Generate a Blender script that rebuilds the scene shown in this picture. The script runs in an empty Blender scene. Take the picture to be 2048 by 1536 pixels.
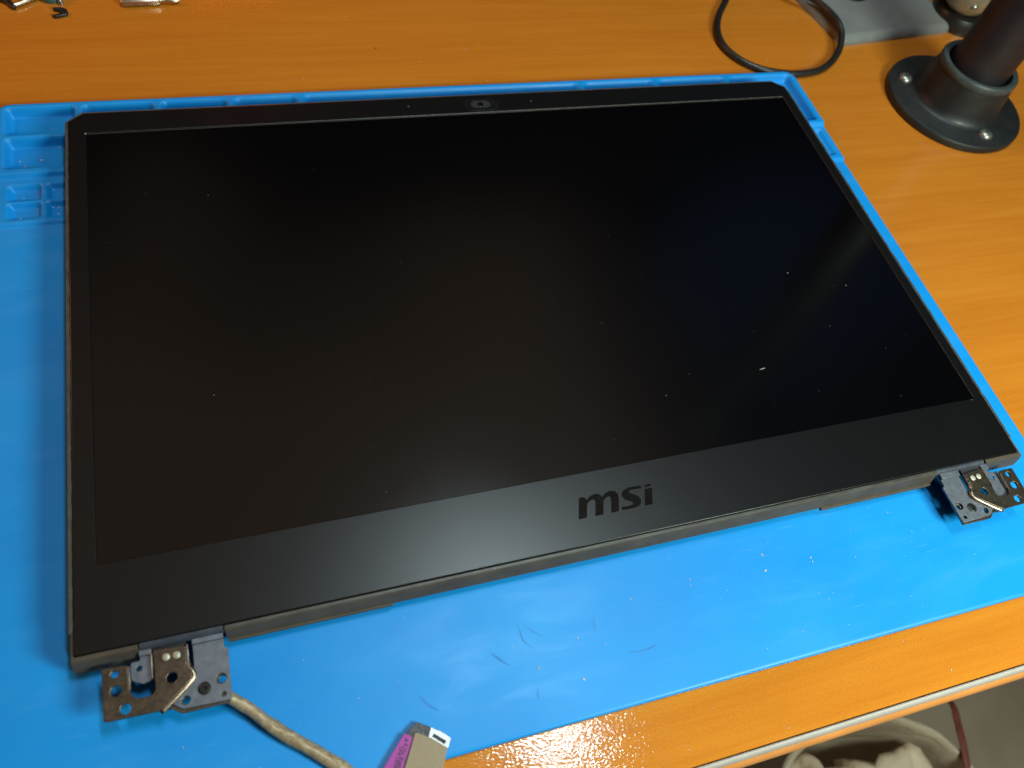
import bpy, bmesh, math, random
from math import sin, cos, pi, radians, sqrt
from mathutils import Vector, Matrix

random.seed(7)
S = 0.001                       # all lengths below are millimetres; desk top is at z = 0
ZO = 14.0                       # the lid's glass face is 14 mm above the desk; z below counts from that face
sc = bpy.context.scene
COL = sc.collection

# ------------------------------------------------------------------ camera
cam = bpy.data.cameras.new('camera')
cam_o = bpy.data.objects.new('camera', cam); COL.objects.link(cam_o)
R = Matrix(((0.9493372, -0.26681244, 0.16604218),
            (0.14485496, 0.84040473, 0.52224222),
            (-0.27888335, -0.47173194, 0.83647657))).transposed().to_4x4()
R.translation = Vector((68.2307*S, -78.4679*S, (261.015+ZO)*S))
cam_o.matrix_world = R
cam.sensor_width = 36; cam.lens = 1607.825/2048*36
cam.clip_start = 0.01; cam.clip_end = 60
cam.dof.use_dof = True; cam.dof.focus_distance = 0.325; cam.dof.aperture_fstop = 13
sc.camera = cam_o

# ------------------------------------------------------------------ world: dim indoor surroundings
w = bpy.data.worlds.new('World'); sc.world = w; w.use_nodes = True
nt = w.node_tree; nt.nodes.clear()
out = nt.nodes.new('ShaderNodeOutputWorld'); bg = nt.nodes.new('ShaderNodeBackground')
def wn(t, **k):
    x = nt.nodes.new(t)
    for a, b in k.items(): setattr(x, a, b)
    return x
tc = wn('ShaderNodeTexCoord'); nz = wn('ShaderNodeTexNoise'); sp = wn('ShaderNodeSeparateXYZ')
nz.inputs['Scale'].default_value = 2.2; nz.inputs['Detail'].default_value = 1.5
nt.links.new(tc.outputs['Generated'], nz.inputs['Vector']); nt.links.new(tc.outputs['Generated'], sp.inputs['Vector'])
def wm(op, a, b):
    x = wn('ShaderNodeMath', operation=op)
    for i, v in ((0, a), (1, b)):
        if isinstance(v, (int, float)): x.inputs[i].default_value = v
        else: nt.links.new(v, x.inputs[i])
    return x.outputs[0]
# dark walls, a dim brownish ceiling, a darker bluish side to the right (+x)
def wramp(f, stops):
    r = wn('ShaderNodeValToRGB'); nt.links.new(f, r.inputs['Fac'])
    for e, (p, c) in zip(r.color_ramp.elements, stops): e.position = p; e.color = (*c, 1)
    return r.outputs['Color']
def wmix(mode, a, b, f=1.0):
    m = wn('ShaderNodeMix', data_type='RGBA', blend_type=mode); m.inputs[0].default_value = f
    nt.links.new(a, m.inputs[6]); nt.links.new(b, m.inputs[7]); return m.outputs[2]
wob = wm('MULTIPLY', wm('SUBTRACT', nz.outputs['Fac'], 0.5), 0.40)
ceil_c = wramp(wm('ADD', sp.outputs['Z'], wob), [(0.72, (0.003, 0.0026, 0.0024)), (0.86, (0.25, 0.175, 0.12))])
side_c = wramp(wm('ADD', sp.outputs['X'], wm('MULTIPLY', wob, 0.6)), [(0.34, (1, 1, 1)), (0.52, (0.06, 0.11, 0.30))])
dt = wn('ShaderNodeVectorMath', operation='DOT_PRODUCT'); nt.links.new(tc.outputs['Generated'], dt.inputs[0])
dv = Vector((0.63, 0.43, 0.65)).normalized(); dt.inputs[1].default_value = dv
blue_c = wramp(wm('ADD', dt.outputs['Value'], wm('MULTIPLY', wob, 0.15)), [(0.982, (0.001, 0.0015, 0.004)), (1.0, (0.035, 0.065, 0.17))])  # blue glow added for the navy reflection in the panel
nt.links.new(wmix('ADD', wmix('MULTIPLY', ceil_c, side_c), blue_c), bg.inputs['Color']); bg.inputs['Strength'].default_value = 1.0
nt.links.new(bg.outputs['Background'], out.inputs['Surface'])

# ------------------------------------------------------------------ lamps
def area(name, loc, target, sx, sy, power, col, along=None):
    l = bpy.data.lights.new(name, 'AREA'); l.shape = 'RECTANGLE'; l.size = sx*S; l.size_y = sy*S
    l.energy = power; l.color = col
    o = bpy.data.objects.new(name, l); COL.objects.link(o)
    z = (Vector(loc)-Vector(target)).normalized()
    y = Vector(along or (0, 1, 0)); y = (y-z*y.dot(z)).normalized(); x = y.cross(z)
    m = Matrix((x, y, z)).transposed().to_4x4(); m.translation = Vector(loc)*S
    o.matrix_world = m
    return o
# ceiling tube: its mirror image runs over the chin of the lid, the mat and the front of the desk
area('ceiling_tube_light', (405, 190, 1200), (400, 190, 0), 26, 380, 7.2, (0.76, 0.95, 1.0), (147, -410, 0))
# desk lamp out of frame to the right in front
area('desk_lamp_light', (445, -290, 360), (270, -30, 0), 180, 150, 4.9, (0.84, 1.0, 0.84))
# added warm fill, unseen, to redden the wood at the back
area('warm_fill_light', (-430, 500, 380), (0, 300, 0), 160, 160, 1.2, (1.0, 0.36, 0.10))
# small red indicator behind the frame's upper edge
area('red_indicator_light', (80, 490, 60), (78, 330, -14), 60, 40, 0.055, (1.0, 0.10, 0.02))

sc.view_settings.view_transform = 'Standard'; sc.view_settings.look = 'None'
sc.view_settings.exposure = 0.0; sc.view_settings.gamma = 1.0; sc.view_settings.use_curve_mapping = False
sc.cycles.max_bounces = 8; sc.cycles.caustics_reflective = False; sc.cycles.caustics_refractive = False

# ------------------------------------------------------------------ materials
class NT:
    def __init__(s, name):
        s.m = bpy.data.materials.new(name); s.m.use_nodes = True
        s.t = s.m.node_tree; s.p = s.t.nodes['Principled BSDF']; s._v = None
    def n(s, typ, **k):
        x = s.t.nodes.new(typ)
        for a, b in k.items():
            if a.startswith('i_'): x.inputs[a[2:].replace('_', ' ')].default_value = b
            else: setattr(x, a, b)
        return x
    def l(s, a, b): s.t.links.new(a, b)
    def vec(s, sx=1, sy=1, sz=1, rot=0):        # object coordinates in millimetres, then scaled
        tc = s.n('ShaderNodeTexCoord'); mp = s.n('ShaderNodeMapping')
        mp.inputs['Scale'].default_value = (sx*1000, sy*1000, sz*1000); mp.inputs['Rotation'].default_value = (0, 0, rot)
        s.l(tc.outputs['Object'], mp.inputs['Vector']); return mp.outputs['Vector']
    def noise(s, v, scale, detail=2, rough=0.5, dist=0):
        x = s.n('ShaderNodeTexNoise'); x.inputs['Scale'].default_value = scale; x.inputs['Detail'].default_value = detail
        x.inputs['Roughness'].default_value = rough; x.inputs['Distortion'].default_value = dist
        s.l(v, x.inputs['Vector']); return x.outputs['Fac']
    def ramp(s, f, stops):
        x = s.n('ShaderNodeValToRGB'); cr = x.color_ramp
        while len(cr.elements) < len(stops): cr.elements.new(0.5)
        for e, (p, c) in zip(cr.elements, stops):
            e.position = p; e.color = (c, c, c, 1) if isinstance(c, (int, float)) else (*c, 1)
        s.l(f, x.inputs['Fac']); return x.outputs['Color']
    def mix(s, f, a, b, mode='MIX'):
        x = s.n('ShaderNodeMix'); x.data_type = 'RGBA'; x.blend_type = mode
        for i, v in ((0, f), (6, a), (7, b)):
            if isinstance(v, (int, float)): x.inputs[i].default_value = v if i == 0 else (v, v, v, 1)
            elif isinstance(v, tuple): x.inputs[i].default_value = (*v, 1)
            else: s.l(v, x.inputs[i])
        return x.outputs[2]
    def math(s, op, a, b=0.0):
        x = s.n('ShaderNodeMath'); x.operation = op
        for i, v in ((0, a), (1, b)):
            if isinstance(v, (int, float)): x.inputs[i].default_value = v
            else: s.l(v, x.inputs[i])
        return x.outputs[0]
    def bump(s, h, strength, dist_mm, prev=None):
        x = s.n('ShaderNodeBump'); x.inputs['Strength'].default_value = strength; x.inputs['Distance'].default_value = dist_mm*S
        s.l(h, x.inputs['Height'])
        if prev: s.l(prev, x.inputs['Normal'])
        return x.outputs['Normal']
    def specks(s, v, cell, radius, keep):       # sparse dust: tiny discs in a few Voronoi cells (1 = speck)
        x = s.n('ShaderNodeTexVoronoi'); x.inputs['Scale'].default_value = 1.0/cell; s.l(v, x.inputs['Vector'])
        sep = s.n('ShaderNodeSeparateColor'); s.l(x.outputs['Color'], sep.inputs['Color'])
        r = s.math('MULTIPLY', sep.outputs[1], radius/cell)
        a = s.math('LESS_THAN', x.outputs['Distance'], r); b = s.math('GREATER_THAN', sep.outputs[0], 1-keep)
        return s.math('MULTIPLY', a, b)
    def set(s, **k):
        names = dict(col='Base Color', rough='Roughness', metal='Metallic', normal='Normal', spec='Specular IOR Level',
                     coat='Coat Weight', coatr='Coat Roughness', trans='Transmission Weight', sss='Subsurface Weight', ior='IOR')
        for a, b in k.items():
            i = s.p.inputs[names[a]]
            if isinstance(b, tuple): i.default_value = (*b, 1)
            elif isinstance(b, (int, float)): i.default_value = b
            else: s.l(b, i)
        return s.m

def m_wood():
    s = NT('varnished_wood')
    v = s.vec(0.0045, 0.055, 0.05, 0.0)
    g = s.noise(v, 1.0, 5, 0.6, 0.9)
    v2 = s.vec(0.012, 0.35, 0.3, 0.01); f = s.noise(v2, 1.0, 4, 0.65, 0.3)
    v3 = s.vec(0.05, 0.9, 0.9); pores = s.noise(v3, 1.0, 3, 0.7)
    big = s.noise(s.vec(0.006, 0.006, 0.006), 1.0, 2)
    c = s.ramp(g, [(0.30, (0.41, 0.122, 0.009)), (0.50, (0.47, 0.152, 0.013)), (0.72, (0.52, 0.184, 0.018))])
    c = s.mix(0.35, c, s.ramp(f, [(0.35, (0.41, 0.120, 0.009)), (0.65, (0.53, 0.186, 0.018))]))
    c = s.mix(s.ramp(pores, [(0.60, 0.0), (0.72, 0.35)]), c, (0.36, 0.105, 0.010))
    c = s.mix(s.ramp(big, [(0.35, 0.22), (0.65, 0.0)]), c, (0.38, 0.10, 0.012))
    c = s.mix(s.specks(s.vec(), 34, 0.9, 0.25), c, (0.16, 0.06, 0.02))
    peel = s.noise(s.vec(0.85, 1.5, 1.2, 0.35), 1.0, 0.8, 0.5); fine = s.noise(s.vec(1.2, 2.6, 2, 0.35), 1.0, 2)
    c = s.mix(s.ramp(fine, [(0.52, 0.0), (0.68, 0.30)]), c, (0.60, 0.25, 0.04)); c = s.mix(s.ramp(fine, [(0.32, 0.28), (0.46, 0.0)]), c, (0.36, 0.11, 0.01))
    nrm = s.bump(peel, 1.0, 0.068)
    return s.set(col=c, rough=0.085, spec=0.50, normal=nrm)

def m_mat():
    s = NT('blue_silicone')
    big = s.noise(s.vec(0.010, 0.016, 0.01, 0.3), 1.0, 3, 0.55)
    smear = s.noise(s.vec(0.030, 0.10, 0.05, -0.5), 1.0, 4, 0.6, 0.6)
    c = s.ramp(big, [(0.3, (0.001, 0.195, 0.58)), (0.7, (0.006, 0.245, 0.65))])
    c = s.mix(s.ramp(smear, [(0.52, 0.0), (0.80, 0.16)]), c, (0.06, 0.30, 0.68))
    c = s.mix(s.specks(s.vec(), 16, 0.45, 0.22), c, (0.42, 0.55, 0.72))
    c = s.mix(s.specks(s.vec(1, 1, 1, 0.7), 27, 0.55, 0.2), c, (0.01, 0.05, 0.12))
    scr = s.noise(s.vec(0.07, 1.3, 0.5, -0.35), 1.0, 2, 0.6)
    c = s.mix(s.ramp(scr, [(0.68, 0.0), (0.78, 0.20)]), c, (0.14, 0.36, 0.70))
    rg = s.ramp(smear, [(0.3, 0.36), (0.75, 0.50)])
    nrm = s.bump(s.noise(s.vec(), 0.12, 3, 0.6), 0.4, 0.10); nrm = s.bump(s.noise(s.vec(), 1.8, 2), 0.25, 0.008, nrm)
    return s.set(col=c, rough=rg, spec=0.32, normal=nrm, sss=0.0)

def m_bezel():
    s = NT('matte_black_plastic')
    g = s.noise(s.vec(1.6, 3.0, 2.0, 0.15), 1.0, 3, 0.65)
    c = s.mix(s.specks(s.vec(), 11, 0.30, 0.15), (0.0032, 0.0032, 0.0036), (0.06, 0.06, 0.055))
    c = s.mix(s.ramp(s.noise(s.vec(), 0.035, 4, 0.6), [(0.5, 0), (0.75, 0.5)]), c, (0.0052, 0.005, 0.0046))
    nrm = s.bump(g, 0.7, 0.026)
    return s.set(col=c, rough=0.30, spec=0.40, normal=nrm)

def m_screen():
    s = NT('anti_glare_panel')
    c = s.mix(s.specks(s.vec(), 19, 0.36, 0.10), (0.0010, 0.0010, 0.0012), (0.03, 0.03, 0.03))
    fib = s.noise(s.vec(0.9, 0.9, 0.9), 1.0, 1)
    nrm = s.bump(fib, 0.10, 0.01)
    r = s.ramp(s.noise(s.vec(), 0.012, 3), [(0.3, 0.13), (0.7, 0.16)])
    return s.set(col=c, rough=r, spec=0.58, normal=nrm)

def m_simple(name, col, rough=0.5, metal=0.0, spec=0.5, bscale=2.0, bstr=0.2, bd=0.05, var=0.25, vscale=0.2, dust=None):
    s = NT(name)
    f = s.ramp(s.noise(s.vec(), vscale, 4, 0.6), [(0.3, 0.0), (0.7, 1.0)])
    lo = tuple(x*(1-var) for x in col); hi = tuple(min(1, x*(1+var)) for x in col)
    c = s.mix(f, lo, hi)
    if dust: c = s.mix(s.specks(s.vec(), *dust), c, (0.35, 0.34, 0.32))
    nrm = s.bump(s.noise(s.vec(), bscale, 3), bstr, bd)
    rr = s.ramp(s.noise(s.vec(), vscale*3, 3), [(0.3, max(0, rough-0.06)), (0.7, min(1, rough+0.06))])
    return s.set(col=c, rough=rr, metal=metal, spec=spec, normal=nrm)

def m_fabric():
    s = NT('woven_conductive_tape')
    wv = s.n('ShaderNodeTexWave'); wv.wave_type = 'BANDS'; wv.bands_direction = 'Y'; wv.inputs['Scale'].default_value = 0.62
    wv.inputs['Distortion'].default_value = 0.6; wv.inputs['Detail'].default_value = 1
    s.l(s.vec(1, 1, 1, radians(58)), wv.inputs['Vector'])
    c = s.mix(wv.outputs['Fac'], (0.15, 0.115, 0.075), (0.34, 0.27, 0.185))
    c = s.mix(s.ramp(s.noise(s.vec(), 0.5, 4), [(0.4, 0), (0.7, 0.4)]), c, (0.30, 0.20, 0.13))
    return s.set(col=c, rough=0.55, metal=0.25, normal=s.bump(wv.outputs['Fac'], 0.5, 0.08))

def m_cable():
    s = NT('metallised_cable_wrap')
    n = s.noise(s.vec(0.6, 0.6, 0.6, 0), 1.0, 4, 0.6, 1.0)
    c = s.ramp(n, [(0.3, (0.22, 0.155, 0.095)), (0.55, (0.34, 0.26, 0.165)), (0.75, (0.46, 0.38, 0.26))])
    return s.set(col=c, rough=0.42, metal=0.35, normal=s.bump(n, 0.7, 0.28))

def m_bag():
    s = NT('thin_bin_liner')
    n = s.noise(s.vec(0.02, 0.02, 0.02), 1.0, 5, 0.6, 1.0)
    c = s.ramp(n, [(0.3, (0.34, 0.26, 0.19)), (0.7, (0.48, 0.39, 0.29))])
    return s.set(col=c, rough=0.45, normal=s.bump(n, 0.8, 6))

WOOD = m_wood(); MATB = m_mat(); BEZ = m_bezel(); SCR = m_screen()
CASE = m_simple('black_case_paint', (0.066, 0.050, 0.037), 0.55, 0, 0.2, 1.5, 0.2, 0.04, 0.2, 0.1, (9, 0.3, 0.15))
LIP = m_simple('case_lip_plastic', (0.045, 0.046, 0.042), 0.42, 0, 0.5, 1.2, 0.5, 0.08, 0.35, 0.15, (7, 0.35, 0.2))
TUBE = m_simple('hinge_cover_plastic', (0.035, 0.038, 0.055), 0.33, 0, 0.5, 1.5, 0.3, 0.05)
LOGO = m_simple('glossy_black_logo', (0.004, 0.0045, 0.005), 0.09, 0, 0.3, 1.5, 0.15, 0.02)
CAMR = m_simple('camera_surround_plastic', (0.004, 0.004, 0.004), 0.5, 0, 0.15)
LENS = m_simple('camera_glass', (0.003, 0.003, 0.004), 0.06, 0, 0.6, 1, 0.0)
GREYP = m_simple('grey_coated_steel', (0.125, 0.135, 0.165), 0.42, 0.45, 0.5, 2.2, 0.6, 0.08, 0.2, 0.35, (2.2, 0.12, 0.15))
BROWNP = m_simple('bronze_tinted_steel', (0.125, 0.098, 0.074), 0.30, 0.85, 0.5, 2.0, 0.4, 0.05, 0.3, 0.4, (2.5, 0.12, 0.12))
BARE = m_simple('bare_bent_steel', (0.36, 0.28, 0.21), 0.33, 1.0, 0.5, 2.5, 0.4, 0.05, 0.15, 0.5)
RIVET = m_simple('rivet_steel', (0.42, 0.40, 0.33), 0.45, 0.5)
SCREWB = m_simple('blackened_screw', (0.018, 0.018, 0.018), 0.38, 0.5, 0.5, 2, 0.4, 0.05)
DARKM = m_simple('dark_recess', (0.010, 0.010, 0.013), 0.6)
FAB = m_fabric(); CAB = m_cable()
LABEL = m_simple('magenta_label_paper', (0.30, 0.035, 0.27), 0.5, 0, 0.4, 2, 0.1, 0.03, 0.06, 0.3)
INK = m_simple('black_ink', (0.012, 0.006, 0.014), 0.5)
TAPE = m_simple('black_insulating_tape', (0.020, 0.022, 0.030), 0.40, 0, 0.5, 0.9, 0.6, 0.2)
PLUG = m_simple('white_connector_metal', (0.38, 0.39, 0.39), 0.35, 0.5, 0.5, 1, 0.1, 0.02, 0.08)
RUBBER = m_simple('black_cable_rubber', (0.013, 0.012, 0.011), 0.36, 0, 0.5, 1.2, 0.15, 0.05)
IRON = m_simple('black_painted_iron', (0.009, 0.010, 0.011), 0.50, 0.0, 0.5, 0.7, 0.55, 0.15, 0.3, 0.06, (14, 0.4, 0.15))
PIPE = m_simple('dark_pipe_paint', (0.010, 0.008, 0.011), 0.48, 0, 0.5, 0.5, 0.35, 0.12, 0.3, 0.05, (14, 0.35, 0.12))
RIM = m_simple('lit_iron_rim', (0.045, 0.055, 0.055), 0.50, 0.1, 0.5, 0.8, 0.6, 0.15)  # light on the collar rim put into a paler iron colour
STEEL = m_simple('zinc_screw_steel', (0.30, 0.29, 0.26), 0.35, 0.8, 0.5, 1.5, 0.5, 0.1)
GPLATE = m_simple('grey_plastic_stand', (0.165, 0.165, 0.160), 0.50, 0, 0.5, 1.5, 0.3, 0.06, 0.08, 0.1)
BEIGE = m_simple('beige_glossy_knob', (0.26, 0.21, 0.14), 0.16, 0.3, 0.5, 0.5, 0.25, 0.3, 0.2, 0.15)
SILVER = m_simple('brushed_tool_steel', (0.42, 0.34, 0.27), 0.34, 0.85, 0.5, 2, 0.3, 0.04)
TEAL = m_simple('teal_plastic', (0.05, 0.13, 0.13), 0.35)
TRIM = m_simple('grey_edge_trim', (0.33, 0.29, 0.27), 0.38, 0.0, 0.5, 1, 0.1, 0.03, 0.06, 0.1, (18, 0.5, 0.3))
EDGEW = m_simple('orange_desk_edge', (0.50, 0.19, 0.05), 0.38, 0, 0.4, 0.8, 0.2, 0.06, 0.12, 0.05)
FLOOR = m_simple('grey_brown_floor', (0.52, 0.43, 0.35), 0.6, 0, 0.3, 0.02, 0.3, 1, 0.15, 0.006)
BAG = m_bag()
TISSUE = m_simple('crumpled_tissue', (0.66, 0.54, 0.42), 0.8, 0, 0.2, 0.1, 0.5, 2, 0.15, 0.03)
REDS = m_simple('red_strap_cloth', (0.17, 0.04, 0.032), 0.6)
CRUMB = m_simple('pale_crumbs', (0.38, 0.37, 0.34), 0.7)
SCUFF = m_simple('darker_scuffed_silicone', (0.002, 0.165, 0.50), 0.45, 0, 0.4, 2, 0.2, 0.03)

# ------------------------------------------------------------------ builders
def W(p): return Vector((p[0]*S, p[1]*S, (p[2]+ZO)*S))
def origin(o):
    v = Vector((0, 0, 0))
    while o: v += o.location; o = o.parent
    return v
def link(name, me, mat, parent=None, base=None, smooth=False, **tags):
    if mat: me.materials.append(mat)
    o = bpy.data.objects.new(name, me); COL.objects.link(o)
    off = Vector((0, 0, 0))
    if parent: o.parent = parent; off = origin(parent)
    elif base: o.location = W(base); off = W(base)
    me.transform(Matrix.Translation(-off))
    if smooth:
        me.shade_smooth()
        if smooth != 'all':
            me.set_sharp_from_angle(angle=radians(38))
            for f in me.polygons:                     # flat faces stay flat, so that bevels do not tilt their shading
                if abs(f.normal.z) > 0.9999: f.use_smooth = False
    for k, v in tags.items(): o[k] = v
    return o
def mesh(name, vs, fs):
    me = bpy.data.meshes.new(name); me.from_pydata([W(v) for v in vs], [], fs)
    bm = bmesh.new(); bm.from_mesh(me); bmesh.ops.recalc_face_normals(bm, faces=bm.faces); bm.to_mesh(me); bm.free()
    return me
def thing(name, label, cat, base, group=None):
    o = bpy.data.objects.new(name, None); COL.objects.link(o); o.location = W(base); o.empty_display_size = 0.01
    o['label'] = label; o['category'] = cat
    if group: o['group'] = group
    return o
def plate_me(name, outline, holes=(), top=0.0, th=1.0, bev=0.15, res=2):
    cu = bpy.data.curves.new(name, 'CURVE'); cu.dimensions = '2D'; cu.fill_mode = 'BOTH'
    cu.extrude = max(th/2-bev, 0.001); cu.bevel_depth = bev; cu.offset = -bev; cu.bevel_resolution = res
    for k, pts in enumerate([outline, *holes]):
        a = sum(p[0]*q[1]-q[0]*p[1] for p, q in zip(pts, pts[1:]+pts[:1]))
        if (a < 0) == (k == 0): pts = list(reversed(pts))
        sp = cu.splines.new('POLY'); sp.points.add(len(pts)-1); sp.use_cyclic_u = True
        for i, p in enumerate(pts): sp.points[i].co = (p[0], p[1], 0, 1)
    o = bpy.data.objects.new('tmp', cu); COL.objects.link(o)
    dg = bpy.context.evaluated_depsgraph_get(); me = bpy.data.meshes.new_from_object(o.evaluated_get(dg))
    bpy.data.objects.remove(o); bpy.data.curves.remove(cu); me.name = name; me.materials.clear()
    me.transform(Matrix.Translation((0, 0, top-th/2)))
    for v in me.vertices: v.co = W(v.co)
    return me
def circ(x, y, r, n=24): return [(x+r*cos(2*pi*i/n), y+r*sin(2*pi*i/n)) for i in range(n)]
def rr(x0, y0, x1, y1, r, n=5):
    out = []
    for cx, cy, a0 in ((x1-r, y1-r, 0), (x0+r, y1-r, 90), (x0+r, y0+r, 180), (x1-r, y0+r, 270)):
        out += [(cx+r*cos(radians(a0+90*i/n)), cy+r*sin(radians(a0+90*i/n))) for i in range(n+1)]
    return out
def fillet(pts, r=0.8, n=4):
    out = []; N = len(pts)
    for i in range(N):
        p, a, b = Vector(pts[i]), Vector(pts[i-1]), Vector(pts[(i+1) % N])
        d1, d2 = (a-p), (b-p); q = min(r, d1.length*0.45, d2.length*0.45)
        s, e = p+d1.normalized()*q, p+d2.normalized()*q
        for k in range(n+1):
            t = k/n; out.append(tuple((1-t)**2*s+2*t*(1-t)*p+t*t*e))
    return out
def loft(name, loops, cap0=True, cap1=True, closed=True):
    vs = []; fs = []; n = len(loops[0])
    for L in loops: vs += list(L)
    for j in range(len(loops)-1):
        for i in range(n if closed else n-1):
            a = j*n+i; b = j*n+(i+1) % n; fs.append((a, b, b+n, a+n))
    if cap0: fs.append(tuple(range(n))[::-1])
    if cap1: fs.append(tuple(range((len(loops)-1)*n, len(loops)*n)))
    return mesh(name, vs, fs)
def lathe(name, prof, c, n=64, cap0=True, cap1=True, axis=None):
    return loft(name, [[(c[0]+r*cos(2*pi*i/n), c[1]+r*sin(2*pi*i/n), c[2]+z) for i in range(n)] for r, z in prof], cap0, cap1)
def catmull(P, n=8):
    P = [Vector(p) for p in P]; Q = [2*P[0]-P[1]]+P+[2*P[-1]-P[-2]]; out = []
    for i in range(1, len(Q)-2):
        for k in range(n):
            t = k/n; a, b, c, d = Q[i-1:i+3]
            out.append(0.5*((2*b)+(c-a)*t+(2*a-5*b+4*c-d)*t*t+(3*b-a-3*c+d)*t**3))
    out.append(P[-1]); return out
def sweep(name, path, rad, n=16, ry=1.0, wob=0.0, twist=0.0, seed=0, caps=True):
    loops = []; rnd = random.Random(seed); ph = [rnd.uniform(0, 6.28) for _ in range(6)]
    for i, p in enumerate(path):
        t = (path[min(i+1, len(path)-1)]-path[max(i-1, 0)]).normalized()
        sd = t.cross(Vector((0, 0, 1))).normalized(); up = sd.cross(t)
        r0 = rad(i/(len(path)-1)) if callable(rad) else rad
        L = []
        for k in range(n):
            a = 2*pi*k/n
            r = r0*(1+wob*(sin(2*a+ph[0]+i*twist)+0.6*sin(3*a+ph[1]-i*twist*1.7)+0.5*sin(i*0.9+ph[2])))
            L.append(tuple(p+sd*r*cos(a)+up*r*ry*sin(a)))
        loops.append(L)
    return loft(name, loops, caps, caps)
def box(name, x0, y0, z0, x1, y1, z1, bev=0.0):
    me = mesh(name, [(x, y, z) for z in (z0, z1) for x, y in ((x0, y0), (x1, y0), (x1, y1), (x0, y1))],
              [(0, 1, 2, 3), (4, 5, 6, 7), (0, 1, 5, 4), (1, 2, 6, 5), (2, 3, 7, 6), (3, 0, 4, 7)])
    if bev:
        bm = bmesh.new(); bm.from_mesh(me); bmesh.ops.bevel(bm, geom=bm.edges[:], offset=bev*S, segments=2, affect='EDGES', profile=0.5)
        bm.to_mesh(me); bm.free()
    return me
def join(*mes):
    bm = bmesh.new()
    for m in mes: bm.from_mesh(m)
    me = bpy.data.meshes.new(mes[0].name); bm.to_mesh(me); bm.free(); return me

# ------------------------------------------------------------------ floor
fl = link('floor', mesh('floor', [(-3000, -3000, -754), (4000, -3000, -754), (4000, 3000, -754), (-3000, 3000, -754)], [(0, 1, 2, 3)]), FLOOR, kind='structure')

# ------------------------------------------------------------------ desk
desk = thing('desk', 'orange wood desk with a glossy varnished top and grey front edge trim', 'desk', (250, 300, -754))
link('desk_top', mesh('desk_top', [(x, y, z) for z in (-36, -14) for x, y in ((-700, -75.6), (1300, -75.6), (1300, 760), (-700, 760))],
     [(0, 1, 2, 3), (4, 5, 6, 7), (0, 1, 5, 4), (1, 2, 6, 5), (2, 3, 7, 6), (3, 0, 4, 7)]), WOOD, desk)
def strip(name, prof, mat, x0=-700, x1=1300, sm='all'):
    N = 60; loops = [[(x0+(x1-x0)*i/N, y, z) for y, z in prof] for i in range(N+1)]
    return link(name, loft(name, loops, True, True), mat, desk, smooth=sm)
strip('edge_trim', [(-75.9, -14.5), (-76.1, -13.95), (-76.5, -13.8), (-77.0, -14.0), (-77.5, -14.5), (-77.9, -15.2), (-78.1, -16.0), (-78.1, -16.4), (-75.9, -16.4)], TRIM, sm=True)
strip('edge_band', [(-75.7, -16.5), (-78.2, -16.5), (-79.1, -17.2), (-79.8, -18.4), (-80.1, -20.4), (-79.8, -23.0), (-78.6, -25.5), (-76.5, -30), (-75.7, -36)], EDGEW, sm=True)
for x, y in ((-620, 0), (1220, 0), (-620, 700), (1220, 700)):
    link('leg', box('leg', x-25, y-25, -754, x+25, y+25, -36.1, 2), EDGEW, desk)

# ------------------------------------------------------------------ waste bin under the desk
bc = (475.6, -173.9)
wb = thing('waste_bin', 'round waste bin with a pale liner and crumpled tissues below the desk edge', 'waste bin', (bc[0], bc[1], -754))
rnd = random.Random(3)
def binloop(r, z, amp, s):
    return [(bc[0]+(r+amp*(sin(7*a+s)+0.6*sin(13*a+2*s)+0.5*sin(23*a+s)))*cos(a), bc[1]+(r+amp*(sin(7*a+s)+0.6*sin(13*a+2*s)))*sin(a),
             z+amp*0.8*sin(5*a+s)) for a in [2*pi*i/96 for i in range(96)]]
link('liner', loft('liner', [binloop(84, -750, 0, 0), binloop(98, -560, 1.5, 1), binloop(105, -440, 2.2, 2), binloop(108.5, -408, 1.6, 2.4), binloop(108, -400, 1.0, 2.5),
     binloop(104.5, -398, 1.0, 2.6), binloop(101, -404, 1.4, 2.8), binloop(97, -440, 3, 3), binloop(92, -520, 4, 3.4)], True, True), BAG, wb, smooth='all')
# red draw strap on the liner
sp = catmull([(604, -50, -440), (588, -84, -408), (579, -99, -401), (572, -112, -397), (565, -128, -396), (556, -150, -397), (545, -175, -400)], 6)
link('draw_strap', sweep('draw_strap', sp, lambda t: 3.4, 10, 0.4, 0.05, 0.3, 5), REDS, wb, smooth='all')
def crumple(name, c, r, seed):
    bm = bmesh.new(); bmesh.ops.create_icosphere(bm, subdivisions=4, radius=1.0)
    from mathutils import noise as N
    for v in bm.verts:
        d = v.co.normalized(); k = 1+0.55*N.noise(d*1.7+Vector((seed, 0, 0)))+0.22*abs(N.noise(d*3.4+Vector((0, seed, 0))))-0.16*abs(N.noise(d*8+Vector((0, 0, seed))))
        v.co = Vector((c[0]+d.x*r*k, c[1]+d.y*r*k, c[2]+d.z*r*0.75*k))
    me = bpy.data.meshes.new(name); bm.to_mesh(me); bm.free()
    for v in me.vertices: v.co = W(v.co)
    return me
for k, (x, y, z, r, lab) in enumerate([(505, -150, -428, 42, 'large crumpled tissue nearest the right side of the waste bin'), (440, -130, -436, 40, 'crumpled tissue partly hidden behind the desk edge in the waste bin'),
                             (470, -215, -440, 40, 'crumpled tissue at the front of the waste bin'), (420, -190, -446, 34, 'small shaded crumpled tissue at the left of the waste bin'), (548, -190, -450, 34, 'crumpled tissue low by the waste bin rim')]):
    link('crumpled_tissue', crumple('crumpled_tissue', (x, y, z), r, k*3.7+1), TISSUE, None, (x, y, z-r*0.7), smooth='all', label=lab, category='tissue', group='tissues in the waste bin')

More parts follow.
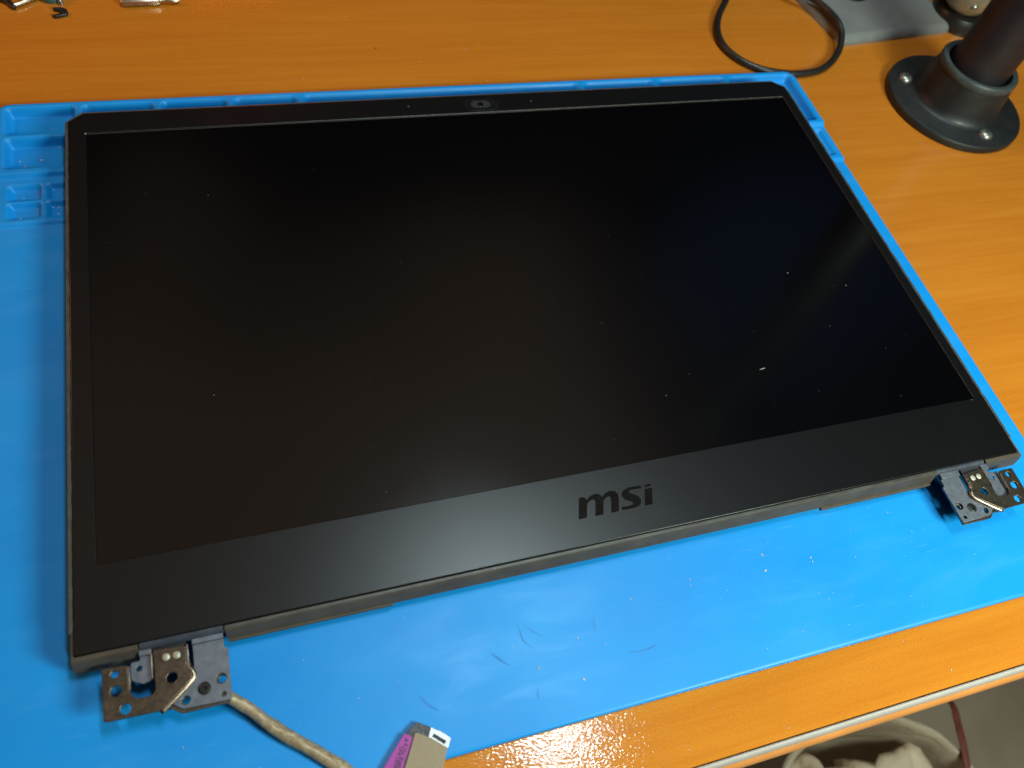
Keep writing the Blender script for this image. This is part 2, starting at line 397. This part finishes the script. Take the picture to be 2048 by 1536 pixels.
# ------------------------------------------------------------------ silicone work mat
X0, X1, Y0, Y1 = -31.0, 379.6, -53.2, 252.0
ZF = -11.4                                       # flat working surface
def sm(t): t = max(0.0, min(1.0, t)); return t*t*(3-2*t)
pockets = []   # x0,y0,x1,y1, floor, corner radius
for a, b in ((-27.3, 0.6), (3.6, 33.4), (36.8, 65.6), (69.0, 97.6), (101.2, 243.6), (247.4, 287.6), (291.4, 331.8)):
    pockets.append((a, 232.3, b, 249.2, -12.6, 2.4))
pockets.append((335.6, 211, 376.0, 249.2, -12.6, 2.4))
pockets.append((-27.0, 211.8, 20, 230.0, -12.6, 2.4))
for yy in (195.0, 184.9):
    pockets.append((-25.6, yy, -12.9, yy+9.0, -12.4, 1.4)); pockets.append((-11.0, yy, 2.0, yy+9.0, -12.4, 1.4))
pockets.append((350, 185.5, 376.0, 206, -11.9, 2))
def height(x, y):
    e = min(x-X0, X1-x, y-Y0, Y1-y)
    # tray section rims: tall for the back, lower for the middle step, flat in front
    t1 = sm((y-207.2)/1.8); t2 = sm((y-181.2)/1.8)
    base = ZF+(-10.0-ZF)*t2; base = base+(-8.0-base)*t1
    inset = 1.4*(1-t1)+0.9*(1-t2)*0.0
    h = base
    for (a, b, c, d, f, r) in pockets:
        if x < a-1 or x > c+1 or y < b-1 or y > d+1: continue
        qx = abs(x-(a+c)/2)-((c-a)/2-r); qy = abs(y-(b+d)/2)-((d-b)/2-r)
        sd = sqrt(max(qx, 0)**2+max(qy, 0)**2)+min(max(qx, qy), 0)-r
        h = min(h, base+(f-base)*sm((-sd+0.4)/2.4))
    if e < 1.0: h -= 0.9*(1-sqrt(max(0, 1-(1-e)**2)))
    return h
xs = [X0]+[X0+0.15+0.75*i for i in range(int(50/0.75))]
x = xs[-1]+1.0
while x < X1-30: xs.append(x); x += 1.0
while x < X1-0.2: xs.append(x); x += 0.75
xs.append(X1)
ys = [Y0, Y0+0.3, Y0+0.8, Y0+1.6]+[Y0+10+i*18.5 for i in range(12)]
y = 170.0; ys = [v for v in ys if v < 169]
while y < Y1-0.3: ys.append(y); y += 0.6
ys += [Y1-0.15, Y1]
def clampc(x, y, r=7.0):
    cx = min(max(x, X0+r), X1-r); cy = min(max(y, Y0+r), Y1-r)
    dx, dy = x-cx, y-cy; L = sqrt(dx*dx+dy*dy)
    if dx and dy and L > r: return cx+dx/L*r, cy+dy/L*r, True
    return x, y, False
vs = []; fs = []; nx = len(xs); ny = len(ys)
for y in ys:
    for x in xs:
        a, b, cl = clampc(x, y); vs.append((a, b, height(x, y)-(0.6 if cl else 0)))
for j in range(ny-1):
    for i in range(nx-1): fs.append((j*nx+i, j*nx+i+1, (j+1)*nx+i+1, (j+1)*nx+i))
ring = [i for i in range(nx)]+[j*nx+nx-1 for j in range(1, ny)]+[(ny-1)*nx+i for i in range(nx-2, -1, -1)]+[j*nx for j in range(ny-2, 0, -1)]
b0 = len(vs)
for q in ring: vs.append((vs[q][0], vs[q][1], -13.7))
for i in range(len(ring)):
    k = (i+1) % len(ring); fs.append((ring[i], ring[k], b0+k, b0+i))
fs.append(tuple(range(b0, b0+len(ring))))
mat_o = link('work_mat', mesh('work_mat', vs, fs), MATB, None, (174, 100, -14), smooth='all')
mat_o['label'] = 'blue silicone repair mat with moulded parts trays under the display lid'; mat_o['category'] = 'mat'
def ribbon(name, pts, wd, z, mat, parent):
    P = catmull([(*p, z) for p in pts], 6); vs = []; n = len(P)
    for i, p in enumerate(P):
        t = (P[min(i+1, n-1)]-P[max(i-1, 0)]).normalized(); sd = Vector((-t.y, t.x, 0)); hw = wd*0.5*(sin(pi*(i+0.3)/(n-0.4)))**0.6
        vs += [tuple(p+sd*hw), tuple(p-sd*hw)]
    return link(name, mesh(name, vs, [(2*i, 2*i+1, 2*i+3, 2*i+2) for i in range(n-1)]), mat, parent)
for pts, wd in [([(123.4, -25.5), (126.0, -28.6), (128.6, -31.0)], 0.9), ([(97.6, -33.5), (99.6, -36.4), (102.4, -38.9)], 0.8), ([(134.6, -18.0), (135.0, -21.0), (135.2, -24.2), (137.9, -27.6)], 0.5),
                ([(136.4, -18.6), (139.6, -22.2), (142.8, -24.8)], 0.35), ([(161.8, -21.5), (161.0, -24.8), (160.4, -27.6)], 0.7), ([(135.5, -40), (134.8, -43.5)], 0.6), ([(170, -36.4), (176, -37.0), (181, -36.2)], 0.8)]:
    ribbon('scuff_mark', pts, wd, ZF+0.03, SCUFF, mat_o)

# ------------------------------------------------------------------ display lid
LW, LH = 359.0, 234.0
lid = thing('laptop_display_lid', 'detached black laptop display lid lying face up on the blue mat', 'laptop lid', (180, 117, -11.4))
HL = (17.4, 42.3); HR = (316.6, 341.6)
def outl(o, f=None, nd=2.2):
    c1, c2 = 6.0, 4.8; f = o if f is None else f
    return [(-o*0.6, -f), (HL[0], -f), (HL[0], nd), (HL[1], nd), (HL[1], -f), (HR[0], -f), (HR[0], nd), (HR[1], nd), (HR[1], -f), (LW+o, -f),
            (LW+o, LH-c2+o*0.4), (LW-c1+o*0.4, LH+o), (c1-o*0.4, LH+o), (-o, LH-c2+o*0.4)]
def lp(o, z, f=None): return [(x, y, z) for x, y in outl(o, f)]
case = loft('back_case', [lp(0.2, -7.9, 2.4), lp(1.5, -7.4, 3.1), lp(2.1, -4.6, 2.5), lp(1.7, -1.6, 1.85), lp(1.35, -0.75, 1.6), lp(1.15, -0.55, 1.4), lp(0.45, -0.5), lp(0.22, -0.55), lp(0.2, -1.4)], True, True)
bulge = loft('bulge', [[(x, y, z) for x, y in rr(a, a+4, LW-a, LH-a, 20)] for a, z in ((34, -11.3), (28, -11.0), (16, -9.4), (6, -7.5))], True, True)
link('back_case', case, CASE, lid, smooth=True)
link('back_panel', bulge, CASE, lid, smooth=True)
# lower lips of the hinge side
for a, b, f in ((0.2, 17.2, 3.2), (42.5, 94.6, 3.6), (263.4, 316.4, 3.9)):
    link('case_lip', box('case_lip', a, -f, -8.5, b, 1.5, -6.9, 0.15), CASE, lid)
# hinge-side bright front strip of the case
for a, b in ((42.6, 316.3),):
    link('front_strip', box('front_strip', a, -1.35, -1.0, b, -0.35, -0.40, 0.12), LIP, lid, smooth=True)
# side strips: jagged strips imitating the light caught by the case lip
def jag(x, ya, yb, wd, seed, step=2.5):
    r = random.Random(seed); a = []; b = []; y = ya
    while y < yb: a.append((x-wd/2, y)); b.append((x+wd/2+r.uniform(-0.18, 0.22), y)); y += step*r.uniform(0.5, 1.3)
    return a+b[::-1]
link('lip_glint_strip', plate_me('lip_glint_strip', jag(-0.75, 7, 229, 1.1, 1), (), -0.15, 0.7, 0.12, 1), LIP, lid, smooth=True)
link('lip_glint_strip', plate_me('lip_glint_strip', jag(LW+0.75, 7, 229, 1.1, 2)[::-1], (), -0.15, 0.7, 0.12, 1), LIP, lid, smooth=True)
# bezel with the window for the panel
bo = fillet([(0, 0), (LW, 0), (LW, LH-4.8), (LW-6, LH), (6, LH), (0, LH-4.8)], 0.6, 2)
SX0, SX1, SY0, SY1 = 6.9, 354.2, 27.2, 221.6
bezel = link('bezel', plate_me('bezel', bo, [rr(SX0, SY0, SX1, SY1, 0.4, 2)], 0.0, 1.35, 0.28, 3), BEZ, lid, smooth=True)
link('screen_panel', mesh('screen_panel', [(SX0-2, SY0-2, -0.42), (SX1+2, SY0-2, -0.42), (SX1+2, SY1+2, -0.42), (SX0-2, SY1+2, -0.42),
      (SX0-2, SY0-2, -1.3), (SX1+2, SY0-2, -1.3), (SX1+2, SY1+2, -1.3), (SX0-2, SY1+2, -1.3)], [(0, 1, 2, 3), (4, 5, 6, 7), (0, 1, 5, 4), (1, 2, 6, 5), (2, 3, 7, 6), (3, 0, 4, 7)]), SCR, lid)
# thin brown line at the panel's back edge, imitating the bezel lip's reflection
link('bezel_lip_glint', box('bezel_lip_glint', SX0+0.3, SY1-0.55, -0.5, SX1-1, SY1-0.2, -0.18, 0.08), m_simple('lip_glint_brown', (0.035, 0.026, 0.02), 0.4), lid, smooth=True)
# webcam, microphones
wc = link('webcam', plate_me('webcam', rr(174.3, 222.6, 192.8, 231.4, 4.3, 8), [rr(178.6, 224.6, 188.6, 229.6, 2.4, 8)], 0.28, 0.5, 0.2, 2), CAMR, lid, smooth=True)
link('lens_window', plate_me('lens_window', rr(178.6, 224.6, 188.6, 229.6, 2.4, 8), (), 0.06, 0.3, 0.05, 1), DARKM, wc)
link('lens', lathe('lens', [(1.5, 0.0), (1.3, 0.18), (0.9, 0.22), (0.3, 0.16)], (183.4, 227.2, 0.06), 24), LENS, wc, smooth='all')
for x, y in ((147.8, 228.2), (210.0, 227.8)):
    link('microphone_port', lathe('microphone_port', [(0.55, 0), (0.5, 0.12), (0.3, 0.05), (0.1, 0.0)], (x, y, 0.0), 14), LIP, lid)
# logo letters
def bez(pts, n=5):     # smooth through marked points
    return pts
mO = [(166.4, 17.75), (168.0, 17.75), (168.9, 16.9), (169.05, 16.3), (170.4, 17.4), (171.6, 17.9), (173.2, 18.0), (174.3, 17.6), (174.9, 16.9), (175.0, 16.3),
      (176.4, 17.4), (177.6, 17.9), (179.2, 18.0), (180.6, 17.5), (181.3, 16.5), (181.3, 15.3), (179.5, 9.75), (176.4, 9.75), (178.2, 15.0), (178.2, 15.8), (177.6, 16.1), (176.4, 15.8),
      (175.1, 14.7), (173.3, 9.75), (170.2, 9.75), (172.0, 15.0), (172.0, 15.8), (171.4, 16.1), (170.0, 15.8), (168.6, 14.7), (166.9, 9.75), (163.75, 9.75)]
sO = [(191.3, 17.75), (191.0, 16.6), (187.6, 16.75), (186.1, 16.6), (185.7, 16.1), (186.1, 15.5), (188.0, 14.5), (189.0, 13.6), (189.3, 12.6), (188.9, 11.3), (187.7, 10.2), (185.9, 9.75),
      (183.4, 9.75), (180.7, 10.0), (181.0, 11.1), (183.8, 10.95), (185.3, 11.15), (185.9, 11.7), (185.7, 12.3), (184.0, 13.2), (182.9, 14.1), (182.5, 15.1), (182.9, 16.3), (184.1, 17.3), (186.2, 17.9), (188.4, 17.95)]
iO = [(192.1, 16.1), (195.1, 16.1), (193.0, 9.75), (189.9, 9.75)]
dO = [(192.75, 17.75), (195.3, 17.75), (195.05, 16.75), (192.4, 16.75)]
lg = link('logo', join(*[plate_me('logo', fillet(o, 0.35, 2), (), 0.14, 0.4, 0.06, 1) for o in (mO, sO, iO, dO)]), LOGO, lid, smooth=True)

# hinges
def mir(pts, m, dx=0.0): return [((359.7-x), y) for x, y in pts] if m else list(pts)
def hinge(m):
    dz = 0.6 if m else 0.0
    lab = 'folded steel display hinge at the right end of the lid' if m else 'folded steel display hinge at the left end of the lid, the display cable coming out beside it'
    h = bpy.data.objects.new('hinge', None); COL.objects.link(h); h.parent = lid; h.empty_display_size = 0.005
    hp = W((359.7-30 if m else 30, -1, -3)); h.location = hp-origin(lid)
    dy = -0.7 if m else 0.0
    P = lambda pts: [(x, y+dy) for x, y in mir(pts, m)]
    C = lambda x, y, r: circ(359.7-x if m else x, y+dy, r)
    # barrel cover
    prof = [(0, 2.0)]
    xa, xb = (HL if not m else HR); xa += 0.2; xb -= 0.3
    cy, cz, r = -0.15, -2.55, 1.75
    loops = [[(x, cy+rr_*cos(2*pi*k/28), cz+rr_*sin(2*pi*k/28)) for k in range(28)] for x, rr_ in ((xa, r-0.3), (xa+0.25, r), (xb-0.25, r), (xb, r-0.3))]
    link('barrel_cover', loft('barrel_cover', loops), TUBE, h, smooth=True)
    grey = fillet([(17.3, 0.4), (17.3, -4.4), *([(13.6, -4.5), (13.9, -16.5), (18.9, -17.0), (20.2, -15)] if m else [(14.7, -4.5), (14.7, -9.7), (17.8, -11.4), (20.4, -10.9)]), (20.4, -0.8), (32.3, -1.2), (32.3, -9.8), (30.6, -12.2),
                   (25.8, -17.0), (25.5, -18.4), (25.9, -19.4), (28.3, -21.3), (41.7, -21.8), (42.2, -21.2), (42.5, -6.3), (41.4, -6.0), (41.3, 0.4)], 0.4, 2)
    link('mounting_plate', plate_me('mounting_plate', P(grey), [C(39.7, -15.1, 1.55), C(29.3, -19.0, 1.35), C(40.0, -19.8, 0.75), C(17.0, -6.7, 0.85), C(34.8, -16.9, 1.2)], -3.4+dz, 0.9, 0.14, 2), GREYP, h, smooth=True)
    for a, b in ((17.3, 20.5), (32.3, 41.3)):
        link('flange', plate_me('flange', P([(a, -3.3), (b, -3.3), (b, 0.6), (a, 0.6)]), (), -2.35+dz, 0.95, 0.15, 2), GREYP, h, smooth=True)
    brown = fillet([(7.0, -4.9), (14.2, -5.2), (14.4, -12.9), (15.4, -15.0), (17.4, -15.7), (20.8, -15.6), (21.5, -14.4), (21.3, -2.6), (30.6, -3.1), (30.6, -9.4), (31.7, -10.9), (31.7, -13.4), (22.6, -20.6), (7.2, -20.2)], 1.0, 4)
    link('swivel_bracket', plate_me('swivel_bracket', P(brown), [C(10.6, -7.2, 1.1), C(10.8, -12.1, 1.55), C(13.2, -17.8, 1.5), C(26.2, -11.9, 1.5)], -1.9+dz, 1.0, 0.18, 3), BROWNP, h, smooth=True)
    low = fillet([(22.0, -20.7), (25.2, -20.3), (27.9, -22.3), (41.7, -22.4), (41.9, -13), (31.9, -13), (30, -14.5)], 0.5, 2)
    link('swivel_bracket_foot', plate_me('swivel_bracket_foot', P(low), [C(39.9, -15.1, 1.1), C(29.4, -18.9, 1.1)], -4.45+dz, 0.9, 0.14, 2), BROWNP, h, smooth=True)
    pth = catmull([(30.75, -8.2, -2.7+dz), (31.0, -9.9, -2.65+dz), (31.9, -11.3, -2.65+dz), (31.8, -13.3, -2.75+dz), (27.0, -17.5, -2.85+dz), (22.4, -21.0, -3.0+dz)], 6)
    if m: pth = [Vector((359.7-p.x, p.y+dy, p.z)) for p in pth]
    link('bend_ridge', sweep('bend_ridge', pth, lambda t: 0.75+0.15*sin(pi*t), 16, 0.95), BARE if not m else BARE, h, smooth='all')
    # upright cut edges
    e1 = plate_me('cut_edge', P([(30.75, -3.0), (31.15, -3.0), (31.15, -8.2), (30.75, -8.2)]), (), -1.95+dz, 1.6, 0.1, 1)
    e2 = plate_me('cut_edge', P([(20.5, -0.9), (20.85, -0.9), (20.85, -10.8), (20.5, -10.8)]), (), -2.3+dz, 1.9, 0.1, 1)
    e3 = plate_me('cut_edge', P([(14.25, -5.8), (14.55, -5.8), (14.75, -12.6), (14.45, -12.6)]), (), -1.8+dz, 1.2, 0.08, 1)
    link('cut_edge', join(e1, e2, e3), BARE, h, smooth=True)
    link('pivot_block', plate_me('pivot_block', P([(21.0, -2.9), (30.4, -2.9), (30.4, 0.2), (21.0, 0.2)]), (), -3.0+dz, 1.6, 0.2, 2), DARKM, h, smooth=True)
    for x, y in ((24.9, -5.5), (27.9, -5.6)):
        link('rivet', lathe('rivet', [(1.12, 0), (1.12, 0.22), (0.9, 0.36), (0.3, 0.38)], (359.7-x if m else x, y+dy, -1.95+dz), 24), RIVET, h, smooth=True)
    sx = 359.7-34.8 if m else 34.8
    s_ = link('screw', lathe('screw', [(1.1, -1.2), (1.9, -0.05), (1.85, 0.3), (1.35, 0.5), (0.65, 0.5), (0.4, 0.0), (0.05, -0.1)], (sx, -16.9+dy, -3.4+dz), 28), SCREWB, h, smooth=True)
    return h
hl = hinge(False); hr = hinge(True)
hl['label'] = 'left hinge with the display cable coming out beside it'; hr['label'] = 'right hinge with brighter bent edge'

# display cable, a part of the lid
dc = link('display_cable', sweep('display_cable', catmull([(33, -12, -5.9), (37.5, -17.3, -6.1), (41.3, -20.6, -6.6), (45.5, -24.2, -7.4), (49.3, -28.2, -8.1), (53.3, -32.4, -8.7), (57.6, -36.4, -9.2), (64.8, -42.6, -9.6),
      (71.0, -48.6, -9.7), (76.0, -55.5, -9.8), (79.5, -66, -9.8), (79, -76, -9.5), (76.5, -84, -13), (74, -90, -20)], 7), lambda t: 1.95-0.15*sin(9*t), 20, 0.92, 0.045, 0.35, 4), CAB, lid, smooth='all')
# seam ridge of the wrapping
dc['label'] = 'tan foil-wrapped display cable'
link('wrap_seam', sweep('wrap_seam', catmull([(44.5, -22.7, -5.9), (48.7, -27.0, -6.5), (51.8, -30.6, -6.85), (54.5, -32.9, -7.2), (58.8, -37.0, -7.5), (64.8, -42.0, -7.9), (70.6, -47.6, -8.0)], 7), lambda t: 0.22+0.12*sin(17*t)**2, 8, 0.8, 0.2, 0.8, 9), CAB, dc, smooth='all')
# flat connector end returning from below the frame
def q(pts): return pts
link('ribbon_tail', plate_me('ribbon_tail', [(78.5, -75), (88, -78), (97.5, -60), (98.8, -54.8), (93.6, -44.5), (90.6, -43.4), (82.0, -51.2), (74, -70)], (), -10.3, 0.5, 0.1, 1), TAPE, dc)
link('black_tape', plate_me('black_tape', fillet([(94.9, -40.6), (98.9, -43.4), (97.6, -46.2), (92.5, -47.0), (89.9, -44.1), (92.2, -42.2)], 0.3, 2), (), -9.9, 0.5, 0.12, 2), TAPE, dc, smooth=True)
link('connector_shell', plate_me('connector_shell', fillet([(98.7, -43.1), (100.9, -44.9), (101.1, -44.8), (104.2, -47.8), (102.4, -50.5), (97.2, -46.1)], 0.25, 2),
     [[(98.6, -46.0), (99.2, -45.4), (102.3, -48.3), (101.7, -49.0)]], -9.6, 0.9, 0.15, 2), PLUG, dc, smooth=True)
link('connector_slot', plate_me('connector_slot', [(98.4, -45.6), (99.2, -45.0), (102.7, -48.3), (101.9, -49.4)], (), -10.0, 0.5, 0.05, 1), DARKM, dc)
lb = link('label_sticker', plate_me('label_sticker', [(90.35, -43.0), (93.0, -44.8), (88.0, -53.2), (78.5, -69.5), (74, -67), (81.8, -51.6)], (), -9.78, 0.3, 0.05, 1), LABEL, dc)
link('fabric_tape', plate_me('fabric_tape', [(93.6, -43.7), (94.6, -44.0), (98.0, -46.3), (102.4, -50.4), (100.4, -54.3), (96.5, -62), (92, -72), (82, -68), (86.4, -56), (90.6, -49.0)], (), -9.3, 0.6, 0.12, 2), FAB, dc, smooth=True)
def text(name, s, x, y, z, size, rot, mat, parent):
    cu = bpy.data.curves.new(name, 'FONT'); cu.body = s; cu.size = size; cu.extrude = 0.01; cu.offset = 0.035
    o = bpy.data.objects.new('tmp', cu); COL.objects.link(o)
    dg = bpy.context.evaluated_depsgraph_get(); me = bpy.data.meshes.new_from_object(o.evaluated_get(dg)); bpy.data.objects.remove(o)
    me.materials.clear(); me.transform(Matrix.Translation((x, y, z)) @ Matrix.Rotation(rot, 4, 'Z'))
    for v in me.vertices: v.co = W(v.co)
    return link(name, me, mat, parent)
rt = math.atan2(-8.6, -5.2)
text('printed_text', '\u25b2', 90.6, -44.3, -9.76, 1.3, rt, INK, dc)
text('printed_text', 'K1N 3040201 H39', 89.9, -45.6, -9.76, 1.75, rt, INK, dc)
text('printed_text', 'UNI LENUV AA1', 88.4, -46.2, -9.76, 1.55, rt, INK, dc)
text('printed_text', 'AVY1CU', 89.9, -49.2, -9.76, 1.6, rt, INK, dc)

# ------------------------------------------------------------------ pipe on its floor flange
pc = (480.0, 222.0)
pf = thing('pipe_stand', 'black iron pipe rising from a round screwed flange behind the mat', 'pipe stand', (pc[0], pc[1], -14))
link('flange', lathe('flange', [(41.0, -14.0), (41.6, -13.2), (41.6, -10.4), (41.0, -9.4), (39.6, -9.0), (28.6, -8.8), (27.0, -8.2), (25.6, -6.4), (24.8, -3), (23.6, 6), (22.6, 11.2)], (*pc, 0), 96, True, False), IRON, pf, smooth=True)
link('collar_rim', lathe('collar_rim', [(22.6, 11.2), (22.9, 11.8), (22.9, 14.4), (22.2, 15.3), (20.6, 15.6), (19.2, 15.0), (18.6, 12.5), (18.4, 8.0)], (*pc, 0), 96, False, False), RIM, pf, smooth=True)
link('pipe', lathe('pipe', [(17.3, 4), (16.9, 6), (16.8, 60), (16.8, 420), (15, 420.5)], (*pc, 0), 64, True, True), PIPE, pf, smooth=True)
for x, y in ((455.2, 241.9), (481.0, 190.6), (505, 243)):
    sw = link('screw', lathe('screw', [(4.2, 0), (4.1, 0.9), (3.3, 1.9), (2.0, 2.4), (0.6, 2.55)], (x, y, -9.0), 28), STEEL, pf, smooth=True)
    link('slot', join(box('slot', x-1.9, y-0.35, -7.0, x+1.9, y+0.35, -6.35), box('s', x-0.35, y-1.9, -7.0, x+0.35, y+1.9, -6.36)), DARKM, sw)

# ------------------------------------------------------------------ black cable loop
rp_ = [(386, 352, 6), (377, 336, -6), (370.4, 325.0, -11.6), (358.9, 310.2, -12), (351.4, 296.0, -12), (349.0, 282.0, -12), (353.2, 269.4, -12), (362.3, 260.4, -12), (375.2, 255.2, -12), (389.6, 253.8, -12),
       (406.0, 257.4, -12), (421.8, 268.4, -11), (430.3, 281.0, -8.0), (431.5, 291, -5.2), (430.2, 302.5, -5.0), (426, 314, -5.0), (419.5, 322.0, -5.0), (408, 333, -6), (396, 348, -4), (390, 366, 8)]
link('power_cable', sweep('power_cable', catmull(rp_, 10), 2.05, 18), RUBBER, None, (390, 255, -14), smooth='all', label='looped black rubber cable touching the far corner of the blue mat', category='cable')

# ------------------------------------------------------------------ grey monitor stand plate
st = thing('monitor_stand', 'grey flat stand plate with a dark neck at the top of the desk', 'stand', (480, 330, -14))
PO = [(432.8, 279.6), (523.4, 289.8), (531, 440), (404, 440), (424, 322)]
def grow(pts, d):
    c = Vector((sum(p[0] for p in pts)/len(pts), sum(p[1] for p in pts)/len(pts)))
    return [tuple(Vector(p)+(Vector(p)-c).normalized()*d) for p in pts]
P5 = fillet(PO, 3, 4)
link('base_plate', loft('base_plate', [[(x, y, -14) for x, y in P5], [(x, y, -12.6) for x, y in P5], [(x, y, -10.4) for x, y in grow(P5, -1.2)], [(x, y, -8.9) for x, y in grow(P5, -3.6)], [(x, y, -8.6) for x, y in grow(P5, -5.0)]]), GPLATE, st, smooth=True)
link('neck', lathe('neck', [(17, -8.6), (16, -6), (13, 4), (12, 60)], (463, 333.5, 0), 48), RUBBER, st, smooth=True)

# ------------------------------------------------------------------ beige knob behind the pipe
kb = thing('lamp_knob', 'shiny beige rounded knob on a black base between stand plate and pipe', 'knob', (549, 303, -14))
link('base', lathe('base', [(19.5, -14), (19.5, -8), (18.0, -4.5), (15, -3)], (538, 303, 0), 48), RUBBER, kb, smooth=True)
kn = link('dome', lathe('dome', [(9, -3), (13, 0), (15.2, 4.5), (15.6, 9), (14.4, 14), (11, 18), (6, 20.4), (1, 21)], (532, 300, 0), 48), BEIGE, kb, smooth='all')
link('bolt', lathe('bolt', [(2.6, 0), (2.6, 1.4), (1.8, 2.4), (0.4, 2.6)], (526.0, 287.2, 6.0), 12), STEEL, kb, smooth=True)

# ------------------------------------------------------------------ small things on the desk, far left
# screwdriver bit: hex shank, neck, blade
def hexloop(x, r, n=6, sy=1.0, sz=1.0, y=330.2, z=-11.9): return [(x, y+r*sy*cos(pi/6+2*pi*k/n)+(x-30)*0.055, z+r*sz*sin(pi/6+2*pi*k/n)) for k in range(n)]
bt = thing('screwdriver_bit', 'grey steel hex screwdriver bit lying on the orange desk', 'screwdriver bit', (35, 333, -14))
link('shank', loft('shank', [hexloop(21.8, 1.8), hexloop(22.5, 2.15), hexloop(39.6, 2.15), hexloop(40.3, 1.6)]), SILVER, bt, smooth=True)
link('tip', loft('tip', [hexloop(40.2, 1.2, 12), hexloop(41.5, 0.95, 12), hexloop(43.5, 0.95, 12), hexloop(45.5, 1.25, 12, 1.3, 0.8), hexloop(47.5, 1.4, 12, 1.3, 0.55), hexloop(49.8, 0.8, 12, 1.0, 0.3)]), SILVER, bt, smooth=True)
clip = fillet([(-9.8, 327.0), (-5.6, 327.2), (-3.4, 325.6), (-2.9, 323.4), (-3.3, 321.6), (-8.9, 319.7), (-10.4, 321.0), (-7.2, 321.9), (-6.0, 323.1), (-6.4, 324.8), (-9.8, 325.7)], 0.6, 3)
link('retaining_clip', plate_me('retaining_clip', clip, (), -12.4, 1.5, 0.25, 2), RUBBER, None, (-6.5, 323.5, -14), smooth=True, label='small black c-shaped clip lying alone on the desk near the top left', category='clip')
pn = thing('small_pin', 'silver pin with a dark forked head in the top left corner', 'pin', (-27, 330, -14))
link('rod', sweep('rod', [Vector((-27.5, 328.8, -12.6)), Vector((-24, 330.6, -12.6)), Vector((-16, 336.5, -12.6))], 1.0, 14), SILVER, pn, smooth=True)
link('head', plate_me('head', fillet([(-34.5, 333.5), (-31.0, 332.0), (-28.8, 328.2), (-27.2, 326.6), (-25.8, 327.6), (-27.4, 330.2), (-28.6, 335), (-33, 337)], 0.6, 3), (), -11.6, 2.0, 0.3, 2), RUBBER, pn, smooth=True)
cp = thing('teal_cap', 'small teal round cap cut by the top edge, right of the silver pin', 'cap', (-10.5, 337, -14))
link('shell', lathe('shell', [(5.2, -14), (5.6, -12.5), (5.4, -10), (4.6, -8.6), (3.5, -8.4)], (-10.5, 337.2, 0), 40), TEAL, cp, smooth=True)
link('foot', lathe('foot', [(1.3, -14), (1.4, -12), (0.9, -11.2)], (-6.4, 332.0, 0), 20), STEEL, cp, smooth=True)

# ------------------------------------------------------------------ dust and crumbs: nobody could count them
bm = bmesh.new()
def crumb(x, y, z, r, fl=0.5, el=1.0, a=0.0):
    g = bmesh.ops.create_icosphere(bm, subdivisions=1, radius=1.0)
    for v in g['verts']:
        c = v.co*random.uniform(0.7, 1.2)
        px, py = c.x*r*el, c.y*r
        v.co = W((x+px*cos(a)-py*sin(a), y+px*sin(a)+py*cos(a), z+c.z*r*fl+r*fl*0.6))
dust_pts = [(137.7, -34.0, .55, 1.2), (151.6, -41.0, .5, 1.6), (154.0, -27.5, .35, 1.5), (154.5, -30.0, .25, 1.0), (177.0, -19.0, .35, 1.5), (201.5, -17.2, .35, 1.2), (201.0, -19.4, .3, 1.2), (214, -24, .3, 1.0), (210, -26.5, .28, 1),
            (233.5, -14.6, .5, 2.2), (232.0, -20.5, .6, 1.6), (252.5, -19.8, .4, 1.8), (252.4, -21.4, .35, 1.6), (170, -25.6, .25, 1.0), (131, -25, .2, 3), (249, -33, .22, 1.5), (252, -36, .22, 1.5), (26.5, -30.5, .3, 1), (38, -42, .25, 1), (60, -32, .2, 1), (220, -47, .25, 1.2)]
for x, y, r, el in dust_pts: crumb(x, y, ZF, r*0.78, 0.5, el, random.uniform(0, 3))
for k in range(90): crumb(random.uniform(45, 375), random.uniform(-50, -6), ZF, random.uniform(0.06, 0.17), 0.5, random.uniform(1, 2.5), random.uniform(0, 3))
for k in range(25): crumb(random.uniform(-25, -5), random.uniform(185, 247), -12.5, random.uniform(0.1, 0.4), 0.4, random.uniform(1, 2), random.uniform(0, 3))
for k in range(60):     # on the lid face
    crumb(random.uniform(8, 350), random.choice([random.uniform(1, 25), random.uniform(30, 120), random.uniform(5, 200)]), -0.2, random.uniform(0.03, 0.09), 0.4, random.uniform(1, 3.5), random.uniform(0, 3))
for x, y, r, el in [(a, b, c*0.6, d) for a, b, c, d in ((341.0, 14.2, .55, 1.3), (308, 21.8, .4, 1.6), (12.2, 26.0, .4, 1.4), (263, 58, .26, 11), (7.2, 7.8, .5, 1.2), (6.6, 221.2, .7, 1.0), (352.6, 26.6, .5, 1), (62.5, 26.0, .3, 2.2), (325, 94, .35, 1), (299, 105, .35, 1.3), (14.5, 14.5, .4, 1.0), (17.8, 14.8, .3, 1.2))]:
    crumb(x, y, -0.15 if not (SX0 < x < SX1 and SY0 < y < SY1) else -0.43, r, 0.35, el, random.uniform(-0.3, 0.8))
for k in range(60): crumb(random.uniform(-20, 450), random.choice([random.uniform(258, 330), random.uniform(-74, -55)]), -14, random.uniform(0.1, 0.3), 0.4, random.uniform(1, 2), random.uniform(0, 3))
me = bpy.data.meshes.new('dust'); bm.to_mesh(me); bm.free()
link('dust', me, CRUMB, None, (170, 0, -14), kind='stuff', label='fine pale dust and crumbs scattered over mat, lid and desk', category='dust')
